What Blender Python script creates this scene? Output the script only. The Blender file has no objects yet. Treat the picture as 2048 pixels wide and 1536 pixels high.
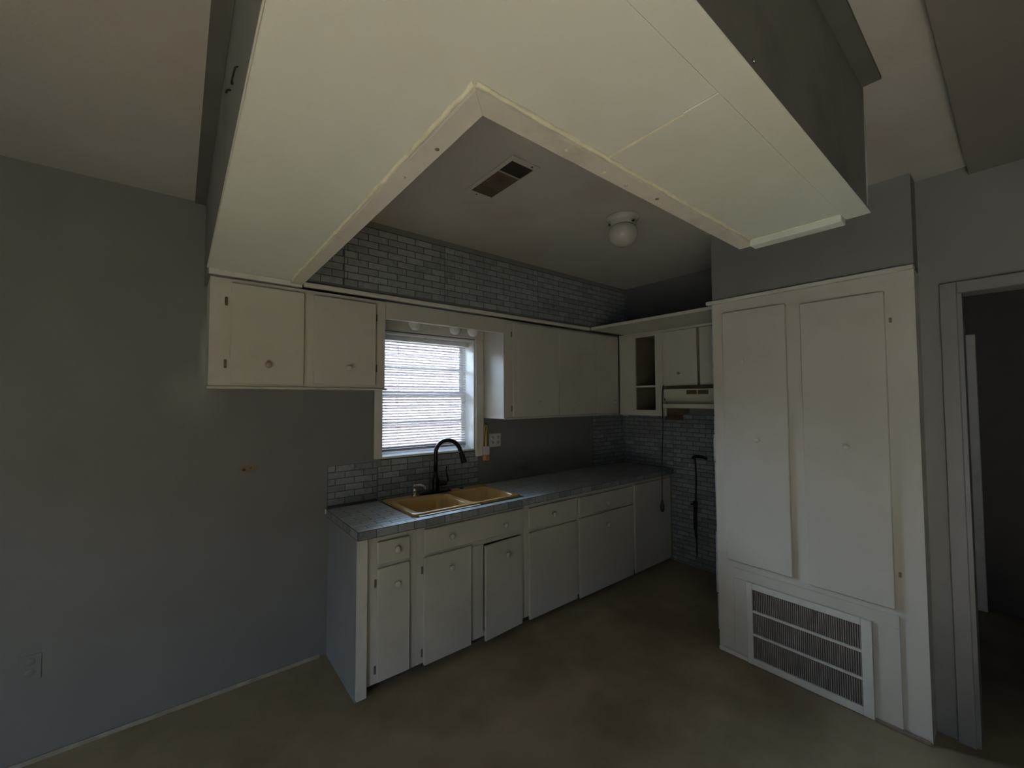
import bpy, bmesh, math, random
from mathutils import Vector, Matrix
random.seed(7)
sc = bpy.context.scene
C = sc.collection

# ------------------------------------------------------------------ camera
F_PX, YAW, PITCH, ROLL = 825.57, 38.887, 2.164, -0.23
CAM = Vector((-0.771, -2.832, 1.611))
ya, pi_, ro = (math.radians(a) for a in (YAW, PITCH, ROLL))
fw = Vector((math.sin(ya)*math.cos(pi_), math.cos(ya)*math.cos(pi_), math.sin(pi_)))
rt = Vector((math.cos(ya), -math.sin(ya), 0)); up = rt.cross(fw)
rt, up = rt*math.cos(ro) + up*math.sin(ro), up*math.cos(ro) - rt*math.sin(ro)
cd = bpy.data.cameras.new('camera'); cam = bpy.data.objects.new('camera', cd); C.objects.link(cam)
cd.sensor_fit = 'HORIZONTAL'; cd.sensor_width = 36; cd.lens = F_PX/2048*36; cd.clip_start = 0.02
M = Matrix((rt, up, -fw)).transposed().to_4x4(); M.translation = CAM
cam.matrix_world = M
sc.camera = cam

# ------------------------------------------------------------------ light
w = bpy.data.worlds.new('world'); sc.world = w; w.use_nodes = True
bg = w.node_tree.nodes['Background']; bg.inputs[0].default_value = (0.62, 0.78, 1.0, 1); bg.inputs[1].default_value = 48.0
sl = bpy.data.lights.new('sun', 'SUN'); sl.energy = 135.0; sl.angle = math.radians(0.6); sl.color = (1.0, 0.98, 0.94)
sun = bpy.data.objects.new('sun', sl); C.objects.link(sun)
sun.rotation_euler = Vector((0.82, 0.10, -0.56)).to_track_quat('-Z', 'Y').to_euler()
# portals only guide the sky light through the patio door (left wall) and the kitchen window
for nm, loc, rot, sx, sy in (('patio_door_portal', (-3.77, -3.725, 1.0), (math.radians(90), 0, math.radians(-90)), 1.05, 2.0),
                             ('kitchen_window_portal', (.7265, .215, 1.65), (math.radians(-90), 0, 0), .80, .90)):
    al = bpy.data.lights.new(nm, 'AREA'); al.shape = 'RECTANGLE'; al.size = sx; al.size_y = sy; al.cycles.is_portal = True
    ao = bpy.data.objects.new(nm, al); C.objects.link(ao); ao.location = loc; ao.rotation_euler = rot
sc.view_settings.view_transform = 'Standard'; sc.view_settings.look = 'None'
sc.view_settings.gamma = 1; sc.view_settings.use_curve_mapping = False
sc.view_settings.exposure = -0.1

# ------------------------------------------------------------------ materials
def nd(nt, t, **k):
    n = nt.nodes.new(t)
    for a, b in k.items(): setattr(n, a, b)
    return n
def mat(name, col, rough=0.5, metal=0.0, var=0.12, scale=6.0, bump=0.0, bscale=60, dirt=None, dirt_lo=.55, dirt_hi=.75, dscale=2.5, spec=0.5):
    m = bpy.data.materials.new(name); m.use_nodes = True; nt = m.node_tree
    b = nt.nodes['Principled BSDF']; b.inputs['Roughness'].default_value = rough; b.inputs['Metallic'].default_value = metal
    b.inputs['Specular IOR Level'].default_value = spec
    tc = nd(nt, 'ShaderNodeTexCoord')
    geo = nd(nt, 'ShaderNodeNewGeometry')
    n1 = nd(nt, 'ShaderNodeTexNoise'); n1.inputs['Scale'].default_value = scale; n1.inputs['Detail'].default_value = 5
    nt.links.new(geo.outputs['Position'], n1.inputs['Vector'])
    r = nd(nt, 'ShaderNodeValToRGB')
    lo = tuple(c*(1-var) for c in col); hi = tuple(min(1, c*(1+var)) for c in col)
    r.color_ramp.elements[0].position = .3; r.color_ramp.elements[1].position = .7
    r.color_ramp.elements[0].color = (*lo, 1); r.color_ramp.elements[1].color = (*hi, 1)
    nt.links.new(n1.outputs['Fac'], r.inputs['Fac']); out = r.outputs['Color']
    if dirt:
        n2 = nd(nt, 'ShaderNodeTexNoise'); n2.inputs['Scale'].default_value = dscale; n2.inputs['Detail'].default_value = 8; n2.inputs['Roughness'].default_value = .65
        nt.links.new(geo.outputs['Position'], n2.inputs['Vector'])
        mr = nd(nt, 'ShaderNodeMapRange'); mr.inputs['From Min'].default_value = dirt_lo; mr.inputs['From Max'].default_value = dirt_hi
        nt.links.new(n2.outputs['Fac'], mr.inputs['Value'])
        mx = nd(nt, 'ShaderNodeMix', data_type='RGBA'); mx.inputs['B'].default_value = (*dirt, 1)
        nt.links.new(mr.outputs['Result'], mx.inputs['Factor']); nt.links.new(out, mx.inputs['A']); out = mx.outputs['Result']
    nt.links.new(out, b.inputs['Base Color'])
    if bump:
        n3 = nd(nt, 'ShaderNodeTexNoise'); n3.inputs['Scale'].default_value = bscale; n3.inputs['Detail'].default_value = 4
        nt.links.new(geo.outputs['Position'], n3.inputs['Vector'])
        bp = nd(nt, 'ShaderNodeBump'); bp.inputs['Strength'].default_value = bump; bp.inputs['Distance'].default_value = .01
        nt.links.new(n3.outputs['Fac'], bp.inputs['Height']); nt.links.new(bp.outputs['Normal'], b.inputs['Normal'])
    m['out'] = 0
    return m
def stain(m, centre, radius, col, soft=.5, amt=1.0, wob=.6):
    """a stain or patch of colour with a shape of its own, fixed in the place"""
    nt = m.node_tree; b = nt.nodes['Principled BSDF']; l = b.inputs['Base Color'].links[0]; src = l.from_socket
    geo = nd(nt, 'ShaderNodeNewGeometry'); mp = nd(nt, 'ShaderNodeVectorMath', operation='SUBTRACT'); mp.inputs[1].default_value = centre
    nt.links.new(geo.outputs['Position'], mp.inputs[0])
    sc_ = nd(nt, 'ShaderNodeVectorMath', operation='DIVIDE'); sc_.inputs[1].default_value = radius
    nt.links.new(mp.outputs[0], sc_.inputs[0])
    nz = nd(nt, 'ShaderNodeTexNoise'); nz.inputs['Scale'].default_value = 1.6; nz.inputs['Detail'].default_value = 5
    nt.links.new(sc_.outputs[0], nz.inputs['Vector'])
    ln = nd(nt, 'ShaderNodeVectorMath', operation='LENGTH'); nt.links.new(sc_.outputs[0], ln.inputs[0])
    ma = nd(nt, 'ShaderNodeMath', operation='MULTIPLY_ADD'); ma.inputs[1].default_value = wob; nt.links.new(nz.outputs['Fac'], ma.inputs[0]); nt.links.new(ln.outputs['Value'], ma.inputs[2])
    mr = nd(nt, 'ShaderNodeMapRange'); mr.inputs['From Min'].default_value = 1+wob*.5; mr.inputs['From Max'].default_value = 1+wob*.5-soft; mr.inputs['To Max'].default_value = amt
    nt.links.new(ma.outputs[0], mr.inputs['Value'])
    mx = nd(nt, 'ShaderNodeMix', data_type='RGBA'); mx.inputs['B'].default_value = (*col, 1)
    nt.links.new(mr.outputs['Result'], mx.inputs['Factor']); nt.links.new(src, mx.inputs['A']); nt.links.new(mx.outputs['Result'], b.inputs['Base Color'])

WALL = (.185, .19, .182)
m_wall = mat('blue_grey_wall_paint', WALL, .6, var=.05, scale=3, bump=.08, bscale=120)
stain(m_wall, (-.70, 0, 1.64), (.17, .5, .20), (.30, .305, .29), soft=1.2, amt=.6)  # soft paler patch on the wall beside the upper cabinet
stain(m_wall, (-.665, 0, 1.85), (.03, .2, .25), (.40, .40, .37), soft=.8, amt=.6)  # narrow paler streak along the upper cabinet's left edge
stain(m_wall, (-.45, 0, 1.217), (.06, .2, .026), (.21, .145, .09), soft=.5)
stain(m_wall, (1.63, 0, 1.0), (.16, .2, .05), (.10, .075, .05), soft=.8, amt=.6)
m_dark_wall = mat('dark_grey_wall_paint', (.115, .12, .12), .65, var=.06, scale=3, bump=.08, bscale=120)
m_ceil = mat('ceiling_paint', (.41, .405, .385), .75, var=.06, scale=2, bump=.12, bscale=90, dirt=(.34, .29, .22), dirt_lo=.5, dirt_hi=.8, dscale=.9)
m_hallceil = mat('hall_ceiling_darker', (.19, .18, .165), .8, var=.08, scale=2, bump=.12, bscale=90)  # darker tone for the lower strip of ceiling
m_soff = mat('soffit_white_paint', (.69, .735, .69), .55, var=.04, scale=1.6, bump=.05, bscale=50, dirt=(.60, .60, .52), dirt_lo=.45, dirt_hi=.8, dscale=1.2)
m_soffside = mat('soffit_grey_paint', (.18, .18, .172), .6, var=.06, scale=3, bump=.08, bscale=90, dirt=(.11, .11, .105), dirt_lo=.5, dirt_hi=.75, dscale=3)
m_white = mat('aged_white_cabinet_paint', (.53, .515, .455), .42, var=.05, scale=2.5, bump=.05, bscale=45, dirt=(.42, .385, .31), dirt_lo=.56, dirt_hi=.86, dscale=1.8)
m_trim = mat('white_trim_paint', (.62, .61, .56), .45, var=.05, scale=5, bump=.05, bscale=60, dirt=(.46, .43, .36), dirt_lo=.56, dirt_hi=.8, dscale=6)
m_caulk = mat('caulk', (.78, .765, .62), .6, var=.12, scale=25, bump=.5, bscale=70)
m_jamb = mat('window_white_paint', (.72, .74, .74), .4, var=.03, scale=4)
m_floor = mat('worn_tan_floor', (.34, .275, .18), .55, var=.18, scale=2.2, bump=.1, bscale=35, dirt=(.18, .135, .08), dirt_lo=.45, dirt_hi=.72, dscale=1.3)
m_in = mat('cabinet_interior', (.20, .165, .12), .7, var=.2, scale=4)
m_brown = mat('bare_brown_wood', (.10, .055, .03), .7, var=.3, scale=9)
m_toe = mat('dark_toe_board', (.07, .06, .05), .8, var=.2)
m_sink = mat('tan_enamel', (.60, .41, .17), .22, var=.05, scale=4, dirt=(.42, .27, .11), dirt_lo=.55, dirt_hi=.8, dscale=7)
m_bronze = mat('oil_rubbed_bronze', (.018, .014, .013), .28, metal=.6, var=.2, scale=20)
m_chrome = mat('chrome', (.75, .75, .76), .12, metal=1.0, var=.05)
m_black = mat('black_rubber', (.012, .012, .013), .5, var=.2)
m_iron = mat('black_iron_pipe', (.02, .017, .016), .6, metal=.4, var=.3, scale=30)
m_hinge = mat('dull_hinge_metal', (.20, .18, .15), .45, metal=.7, var=.3, scale=40)
m_knobw = mat('painted_knob', (.56, .545, .49), .35, var=.06, scale=30)
m_knobp = mat('pinkish_wood_knob', (.40, .305, .26), .6, var=.15, scale=40)
m_glob_shaded = mat('shaded_white_globe', (.42, .41, .385), .22, var=.03)  # globe white darkened to carry the shade on the ceiling light
m_glob = mat('frosted_white_globe', (.62, .61, .58), .22, var=.03)
m_reg = mat('rusty_brown_register', (.085, .062, .042), .55, metal=.2, var=.35, scale=14, dirt=(.12, .07, .04), dirt_lo=.45, dirt_hi=.7, dscale=9)
m_duct = mat('dark_duct', (.02, .014, .01), .8)
m_hood = mat('almond_hood_enamel', (.50, .475, .38), .35, var=.05, scale=5)
m_hoodvent = mat('brown_hood_vent', (.10, .06, .025), .5, var=.3, scale=30)
m_fin = mat('dull_return_fins', (.27, .245, .22), .6, var=.15, scale=20)
m_plate = mat('outlet_plate', (.55, .56, .55), .4, var=.04)
m_slot = mat('outlet_dark', (.05, .05, .055), .5)
m_yel = mat('yellow_cord', (.75, .60, .09), .5, var=.05)
m_brush = mat('white_plastic', (.62, .60, .66), .4, var=.04)
m_orange = mat('orange_bristles', (.65, .30, .13), .7, var=.15, scale=60)
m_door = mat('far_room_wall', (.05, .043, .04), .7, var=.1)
m_house = mat('pinkish_siding', (.038, .0225, .0225), .7, var=.06, scale=3)
m_roof = mat('grey_roof', (.2, .19, .19), .8)
m_ground = mat('dry_ground', (.24, .215, .17), .9, var=.2, scale=3)
m_cord = mat('blind_cord', (.75, .74, .72), .6)
m_rail = mat('grimy_shaded_rail', (.30, .30, .33), .6, var=.2, scale=30)  # rail grey holds its grime and also the shade on it
def slat_mat():
    m = bpy.data.materials.new('white_blind_slat'); m.use_nodes = True; nt = m.node_tree
    b = nt.nodes['Principled BSDF']; b.inputs['Base Color'].default_value = (.80, .78, .80, 1); b.inputs['Roughness'].default_value = .4
    t = nd(nt, 'ShaderNodeBsdfTranslucent'); t.inputs[0].default_value = (.85, .82, .84, 1)
    n = nd(nt, 'ShaderNodeTexNoise'); n.inputs['Scale'].default_value = 8
    mr = nd(nt, 'ShaderNodeMapRange'); mr.inputs['To Min'].default_value = .25; mr.inputs['To Max'].default_value = .35; nt.links.new(n.outputs['Fac'], mr.inputs['Value'])
    x = nd(nt, 'ShaderNodeMixShader'); nt.links.new(mr.outputs['Result'], x.inputs[0]); nt.links.new(b.outputs[0], x.inputs[1]); nt.links.new(t.outputs[0], x.inputs[2])
    nt.links.new(x.outputs[0], nt.nodes['Material Output'].inputs['Surface']); return m
m_slat = slat_mat()
def glass_mat():
    m = bpy.data.materials.new('window_glass'); m.use_nodes = True; nt = m.node_tree
    tr = nd(nt, 'ShaderNodeBsdfTransparent'); tr.inputs[0].default_value = (.93, .95, .96, 1)
    gl = nd(nt, 'ShaderNodeBsdfGlossy'); gl.inputs['Roughness'].default_value = .03
    fr = nd(nt, 'ShaderNodeFresnel'); fr.inputs[0].default_value = 1.45
    x = nd(nt, 'ShaderNodeMixShader'); nt.links.new(fr.outputs[0], x.inputs[0]); nt.links.new(tr.outputs[0], x.inputs[1]); nt.links.new(gl.outputs[0], x.inputs[2])
    nt.links.new(x.outputs[0], nt.nodes['Material Output'].inputs['Surface']); return m
m_glass = glass_mat()
def brick_mat(name, c0, c1, vein, rough):
    m = bpy.data.materials.new(name); m.use_nodes = True; nt = m.node_tree
    b = nt.nodes['Principled BSDF']; b.inputs['Roughness'].default_value = rough
    oi = nd(nt, 'ShaderNodeObjectInfo'); geo = nd(nt, 'ShaderNodeNewGeometry')
    r = nd(nt, 'ShaderNodeValToRGB'); r.color_ramp.elements[0].color = (*c0, 1); r.color_ramp.elements[1].color = (*c1, 1)
    nt.links.new(oi.outputs['Random'], r.inputs['Fac'])
    n = nd(nt, 'ShaderNodeTexNoise'); n.inputs['Scale'].default_value = 22; n.inputs['Detail'].default_value = 7; n.inputs['Roughness'].default_value = .7; n.inputs['Distortion'].default_value = 1.2
    nt.links.new(geo.outputs['Position'], n.inputs['Vector'])
    mr = nd(nt, 'ShaderNodeMapRange'); mr.inputs['From Min'].default_value = .48; mr.inputs['From Max'].default_value = .74; mr.inputs['To Max'].default_value = .75
    nt.links.new(n.outputs['Fac'], mr.inputs['Value'])
    mx = nd(nt, 'ShaderNodeMix', data_type='RGBA'); mx.inputs['B'].default_value = (*vein, 1)
    nt.links.new(mr.outputs['Result'], mx.inputs['Factor']); nt.links.new(r.outputs[0], mx.inputs['A']); nt.links.new(mx.outputs['Result'], b.inputs['Base Color'])
    return m
m_brick = brick_mat('grey_marbled_brick', (.19, .215, .225), (.31, .34, .355), (.095, .11, .115), .42)
m_brickc = brick_mat('counter_marbled_brick', (.40, .45, .475), (.50, .555, .58), (.27, .31, .33), .28)
m_grout = mat('dark_joint', (.055, .062, .065), .6, var=.2, scale=30)

# ------------------------------------------------------------------ geometry helpers
def bx(bm, x0, x1, y0, y1, z0, z1, bev=0.0):
    b2 = bmesh.new()
    v = [b2.verts.new((x, y, z)) for x in sorted((x0, x1)) for y in sorted((y0, y1)) for z in sorted((z0, z1))]
    for f in ((0, 1, 3, 2), (4, 6, 7, 5), (0, 4, 5, 1), (2, 3, 7, 6), (0, 2, 6, 4), (1, 5, 7, 3)):
        b2.faces.new([v[i] for i in f])
    if bev:
        bmesh.ops.bevel(b2, geom=b2.edges[:], offset=bev, segments=1, affect='EDGES')
    t = bpy.data.meshes.new('t'); b2.to_mesh(t); b2.free(); bm.from_mesh(t); bpy.data.meshes.remove(t)
    return bm
def B(*a, bev=0.0): return bx(bmesh.new(), *a, bev=bev)
def Bs(boxes, bev=0.0):
    bm = bmesh.new()
    for b in boxes: bx(bm, *b, bev=bev)
    return bm
def tube(bm, pts, r, n=10, caps=True):
    pts = [Vector(p) for p in pts]; rs = r if isinstance(r, (list, tuple)) else [r]*len(pts)
    t0 = (pts[1]-pts[0]).normalized(); a = t0.orthogonal().normalized(); rings = []
    for i, p in enumerate(pts):
        t = (pts[min(i+1, len(pts)-1)]-pts[max(i-1, 0)]).normalized()
        a = (a - t*a.dot(t)).normalized(); b = t.cross(a)
        rings.append([bm.verts.new(p + (a*math.cos(k*math.tau/n) + b*math.sin(k*math.tau/n))*rs[i]) for k in range(n)])
    for i in range(len(rings)-1):
        for k in range(n):
            f = bm.faces.new((rings[i][k], rings[i][(k+1) % n], rings[i+1][(k+1) % n], rings[i+1][k])); f.smooth = True
    if caps: bm.faces.new(rings[0][::-1]); bm.faces.new(rings[-1])
    return bm
def lathe(bm, base, axis, prof, n=20):
    """prof: (distance along axis, radius)"""
    base = Vector(base); t = Vector(axis).normalized(); a = t.orthogonal().normalized(); b = t.cross(a); rings = []
    for d, r in prof:
        rings.append([bm.verts.new(base + t*d + (a*math.cos(k*math.tau/n) + b*math.sin(k*math.tau/n))*max(r, 1e-4)) for k in range(n)])
    for i in range(len(rings)-1):
        for k in range(n):
            f = bm.faces.new((rings[i][k], rings[i][(k+1) % n], rings[i+1][(k+1) % n], rings[i+1][k])); f.smooth = True
    bm.faces.new(rings[0][::-1]); bm.faces.new(rings[-1]); return bm
def smooth_path(pts, k=8):
    pts = [Vector(p) for p in pts]; P = [pts[0]*2-pts[1]] + pts + [pts[-1]*2-pts[-2]]; out = []
    for i in range(1, len(P)-2):
        for j in range(k):
            t = j/k; a, b, c, d = P[i-1:i+3]
            out.append(.5*((2*b) + (c-a)*t + (2*a-5*b+4*c-d)*t*t + (3*b-a-3*c+d)*t**3))
    return out + [pts[-1]]
def prism_x(prof, xa, xb):
    bm = bmesh.new(); a = [bm.verts.new((xa, y, z)) for y, z in prof]; b = [bm.verts.new((xb, y, z)) for y, z in prof]; n = len(prof)
    for i in range(n): bm.faces.new((a[i], a[(i+1) % n], b[(i+1) % n], b[i]))
    bm.faces.new(a[::-1]); bm.faces.new(b); return bm
def wloc(o):
    p = o; v = Vector((0, 0, 0))
    while p is not None: v += p.location; p = p.parent
    return v
def obj(name, bm, m, parent=None, at=None):
    """one mesh object; bm is in room coordinates, its origin put at `at` or at the centre of its base"""
    bmesh.ops.recalc_face_normals(bm, faces=bm.faces[:])
    xs = [v.co for v in bm.verts]
    if at is None:
        at = Vector((sum((min(c[i] for c in xs), max(c[i] for c in xs)))/2 for i in range(3))); at.z = min(c.z for c in xs)
    at = Vector(at); bmesh.ops.translate(bm, verts=bm.verts[:], vec=-at)
    me = bpy.data.meshes.new(name); bm.to_mesh(me); bm.free(); me.materials.append(m)
    o = bpy.data.objects.new(name, me); C.objects.link(o)
    if parent: o.parent = parent; o.location = at - wloc(parent)
    else: o.location = at
    return o
def tag(o, label=None, cat=None, group=None, kind=None):
    if label: o['label'] = label
    if cat: o['category'] = cat
    if group: o['group'] = group
    if kind: o['kind'] = kind
    return o
def thing(name, label, cat, loc, group=None):
    o = bpy.data.objects.new(name, None); o.empty_display_size = .05; C.objects.link(o); o.location = loc
    return tag(o, label, cat, group)
def struct(name, bm, m, label=None, cat=None):
    o = obj(name, bm, m, at=None); return tag(o, label, cat, kind='structure')

# ------------------------------------------------------------------ dimensions (metres, from the camera solve)
XW = 3.108            # kitchen right wall
ZC = 2.71             # ceiling
XP, YP1, YP2 = 1.985, -1.546, -2.516    # pantry front and its two ends
XD = 2.12             # doorway wall
YF, XFU = -.345, 2.70  # furred-down wall faces above the cabinets
YU, ZUT = -.30, 2.24   # upper cabinet fronts, top
YR, XL = -5.6, -3.6    # rear wall, left wall
HX1, HX2, HZ1, HZ2 = .332, 1.121, 1.20, 2.10   # kitchen window opening

# ------------------------------------------------------------------ room shell
tag(struct('floor', B(XL, 5.2, YR, .2, -.12, 0), m_floor), 'worn tan floor with brown blotches', 'floor')
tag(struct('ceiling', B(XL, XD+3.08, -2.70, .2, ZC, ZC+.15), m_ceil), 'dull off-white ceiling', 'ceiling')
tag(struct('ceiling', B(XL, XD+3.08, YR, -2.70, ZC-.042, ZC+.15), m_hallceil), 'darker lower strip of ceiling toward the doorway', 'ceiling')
tag(struct('wall_back', Bs([(XL, HX1, 0, .2, 0, ZC), (HX2, XW+.12, 0, .2, 0, ZC), (HX1, HX2, 0, .2, 0, HZ1), (HX1, HX2, 0, .2, HZ2, ZC)]), m_wall), 'blue-grey painted wall around the kitchen window', 'wall')
tag(struct('wall_right', B(XW, XW+.12, -2.40, 0, 0, ZC), m_wall), 'blue-grey kitchen wall behind the range hood', 'wall')
# furred-down walls above the upper cabinets and above the pantry
tag(struct('wall_furring', Bs([(-.245, XFU, YF, 0, 2.265, ZC)]), m_wall), 'grey furred-down wall face above the window cabinets', 'wall')
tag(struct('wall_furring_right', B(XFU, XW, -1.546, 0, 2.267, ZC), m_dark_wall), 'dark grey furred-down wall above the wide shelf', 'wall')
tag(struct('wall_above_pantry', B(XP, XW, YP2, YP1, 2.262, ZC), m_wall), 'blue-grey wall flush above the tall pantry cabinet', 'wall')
# doorway wall
DY1, DY2, DZ = -2.645, -3.46, 2.11
tag(struct('wall_doorway', Bs([(XD, XD+.12, DY1, YP2, 0, ZC), (XD, XD+.12, -2.70, DY1, ZC-.042, ZC), (XD, XD+.12, YR, DY2, 0, ZC-.042), (XD, XD+.12, DY2, DY1, DZ, ZC-.042)]), m_wall), 'dark blue-grey wall with the open doorway', 'wall')
d = tag(bpy.data.objects.new('door_1', None), 'open doorway with grey painted casing right of the pantry', 'doorway', kind='structure'); C.objects.link(d); d.location = (XD, -3.05, 0)
m_case = mat('grey_door_casing', (.19, .192, .19), .5, var=.06, scale=6)
obj('casing', B(XD-.018, XD, DY1, DY1+.058, 0, DZ+.055, bev=.003), m_case, d)
obj('casing', B(XD-.018, XD, DY2-.058, DY2, 0, DZ+.055, bev=.003), m_case, d)
obj('head_casing', B(XD-.018, XD, DY2, DY1, DZ, DZ+.055, bev=.003), m_case, d)
obj('jamb', B(XD, XD+.12, DY1-.015, DY1, 0, DZ), m_case, d)
# the dark room beyond
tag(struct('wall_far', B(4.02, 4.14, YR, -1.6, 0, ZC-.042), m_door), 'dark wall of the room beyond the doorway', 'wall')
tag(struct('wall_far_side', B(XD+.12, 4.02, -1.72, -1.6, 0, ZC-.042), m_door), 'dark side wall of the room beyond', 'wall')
tag(struct('trim_1', B(3.985, 4.02, -2.61, -2.47, 0, 2.1, bev=.004), m_trim), 'pale vertical door trim in the dark room beyond', 'trim')
# walls behind the camera
PY1, PY2, PZ = -4.25, -3.2, 2.0
tag(struct('wall_left', Bs([(XL-.15, XL, YR, PY1, 0, ZC), (XL-.15, XL, PY2, .2, 0, ZC), (XL-.15, XL, PY1, PY2, PZ, ZC)]), m_wall), 'blue-grey wall with the patio door, left of the viewer', 'wall')
tag(struct('wall_rear', B(XL-.15, 5.2, YR-.15, YR, 0, ZC), m_wall), 'blue-grey wall behind the viewer', 'wall')
pf = tag(bpy.data.objects.new('door_2', None), 'white framed open patio door in the left wall', 'door', kind='structure'); C.objects.link(pf); pf.location = (XL, (PY1+PY2)/2, 0)
obj('frame', Bs([(XL-.1, XL-.02, PY1, PY1+.05, 0, PZ), (XL-.1, XL-.02, PY2-.05, PY2, 0, PZ), (XL-.1, XL-.02, PY1+.05, PY2-.05, PZ-.05, PZ)]), m_jamb, pf)
tag(struct('baseboard_back', Bs([(-1.9, -.05, -.014, 0, 0, .022)], bev=.004), mat('worn_quarter_round', (.33, .30, .24), .5, var=.2, scale=20)), 'thin worn quarter-round at the foot of the left wall', 'trim')

# ------------------------------------------------------------------ outdoors behind the kitchen window
tag(struct('ground', B(-9, 12, .2, 14, -.5, -.35), m_ground), 'dry yard ground outside the window', 'ground')
tag(struct('ground', B(-14, XL-.15, -14, .2, -.25, -.08), mat('dark_patio_soil', (.07, .062, .045), .8, var=.1)), 'dark soil yard outside the patio door', 'ground')
fn = thing('sky_blocker_fence', 'added unseen board fence blocking low sky light at the patio', 'fence', (-6.6, -4, -.08))  # added out of view to keep low sky light off the pantry
m_blocker = mat('blocker_boards', (.085, .072, .055), .8, var=.2)
for k in range(40):
    obj('blocker_board', B(-6.62, -6.6, -10+k*.3, -9.71+k*.3, -.08, 2.75), m_blocker, fn)
hs = thing('neighbouring_house', 'pale pinkish siding house wall seen through the window blind', 'house', (1.5, 6.9, -.35))
HY = 6.9
obj('wall', B(-6, 12, HY+.02, HY+.2, -.35, 3.3), m_house, hs)
for i in range(22):
    z = -.3+i*.16
    bm = bmesh.new(); vs = [bm.verts.new(c) for c in ((-6, HY+.02, z), (12, HY+.02, z), (12, HY-.005, z), (-6, HY-.005, z), (-6, HY+.015, z+.158), (12, HY+.015, z+.158), (-6, HY+.02, z+.158), (12, HY+.02, z+.158))]
    for f in ((0, 1, 2, 3), (3, 2, 5, 4), (4, 5, 7, 6), (0, 3, 4, 6), (1, 7, 5, 2)): bm.faces.new([vs[k] for k in f])
    obj('siding_board', bm, m_house, hs)
obj('roof', prism_x([(HY-.12, 3.28), (HY-.12, 3.34), (HY+3, 4.0), (HY+3, 3.3)], -6.2, 12.2), m_roof, hs)

# ------------------------------------------------------------------ kitchen window
wn = tag(bpy.data.objects.new('window_1', None), 'double-hung kitchen window above the sink', 'window', kind='structure'); C.objects.link(wn); wn.location = ((HX1+HX2)/2, .1, HZ1)
obj('jamb', B(HX2-.012, HX2, 0, .2, HZ1, HZ2), m_jamb, wn)
obj('jamb', B(HX1, HX1+.012, 0, .2, HZ1, HZ2), m_jamb, wn)
obj('head_jamb', B(HX1+.012, HX2-.012, 0, .2, HZ2-.012, HZ2), m_jamb, wn)
obj('sill', B(HX1+.012, HX2-.012, -.004, .2, HZ1, HZ1+.012), m_jamb, wn)
sx0, sx1 = HX1+.012, HX2-.012; zm = 1.655
for nm, z0, z1, y0 in (('lower_sash', HZ1+.012, zm+.02, .135), ('upper_sash', zm-.02, HZ2-.012, .165)):
    zc = (z0+z1)/2
    s = obj(nm, Bs([(sx0, sx0+.035, y0, y0+.028, z0, z1), (sx1-.035, sx1, y0, y0+.028, z0, z1), (sx0+.035, sx1-.035, y0, y0+.028, z0, z0+.04), (sx0+.035, sx1-.035, y0, y0+.028, z1-.04, z1), (sx0+.035, sx1-.035, y0+.003, y0+.025, zc-.012, zc+.012)]), m_jamb, wn)
    for a, b in ((z0+.04, zc-.012), (zc+.012, z1-.04)):
        obj('pane', B(sx0+.035, sx1-.035, y0+.012, y0+.016, a, b), m_glass, s)
obj('casing', B(HX2, 1.196, -.02, 0, 1.15, 2.11, bev=.003), m_trim, wn)
obj('casing', B(.282, HX1, -.02, 0, 1.203, 2.11, bev=.003), m_trim, wn)
obj('head_casing', B(.282, 1.196, -.02, 0, 2.11, 2.235, bev=.003), m_trim, wn)

# blind
bl = thing('mini_blind', 'white mini blind with open slats hanging in the kitchen window', 'blind', ((sx0+sx1)/2, .085, HZ2-.012))
bx0, bx1, by = sx0+.012, sx1-.03, .085
obj('head_rail', B(bx0, bx1, by-.014, by+.014, 2.052, 2.086, bev=.002), m_jamb, bl)
obj('bracket', B(bx1-.004, bx1+.024, by-.018, by+.018, 2.048, 2.088, bev=.002), mat('yellowed_bracket', (.62, .56, .42), .5), bl)
def slat_bm(x0, x1):
    bm = bmesh.new(); n = 4; top = []
    for i in range(n+1):
        u = i/n-.5; y = u*.0245; z = .0028*(1-4*u*u) + u*.004
        top.append((y, z))
    va = [[bm.verts.new((x, y, z)) for y, z in top] for x in (x0, x1)]
    vb = [[bm.verts.new((x, y, z-.0007)) for y, z in top] for x in (x0, x1)]
    for i in range(n):
        bm.faces.new((va[0][i], va[1][i], va[1][i+1], va[0][i+1])); bm.faces.new((vb[0][i], vb[0][i+1], vb[1][i+1], vb[1][i]))
    bm.faces.new((va[0][0], vb[0][0], vb[1][0], va[1][0])); bm.faces.new((va[0][n], va[1][n], vb[1][n], vb[0][n]))
    return bm
s0 = obj('slat', slat_bm(bx0, bx1), m_slat, bl, at=((bx0+bx1)/2, 0, 0)); smesh = s0.data; base = wloc(bl)
NS = 38
for i in range(NS):
    s = s0 if i == 0 else bpy.data.objects.new('slat', smesh)
    if i: C.objects.link(s); s.parent = bl
    z = 2.04 - i*.0203
    s.location = Vector(((bx0+bx1)/2, by, z)) - base
    s.rotation_euler = (math.radians(random.uniform(-2.5, 2.5)+13), math.radians(random.uniform(-.12, .12)), 0)
zb = 2.04-NS*.0203
for k in range(4):
    s = bpy.data.objects.new('slat', smesh); C.objects.link(s); s.parent = bl; s.location = Vector(((bx0+bx1)/2, by, zb+.003-k*.004)) - base
obj('bottom_rail', B(bx0, bx1, by-.013, by+.013, zb-.032, zb-.014, bev=.003), m_rail, bl)
for x in (bx0+.135, bx1-.14):
    for dy in (-.0135, .0135):
        obj('ladder_cord', tube(bmesh.new(), [(x, by+dy, 2.052), (x, by+dy, zb-.014)], .0011, 5), m_cord, bl)
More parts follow.
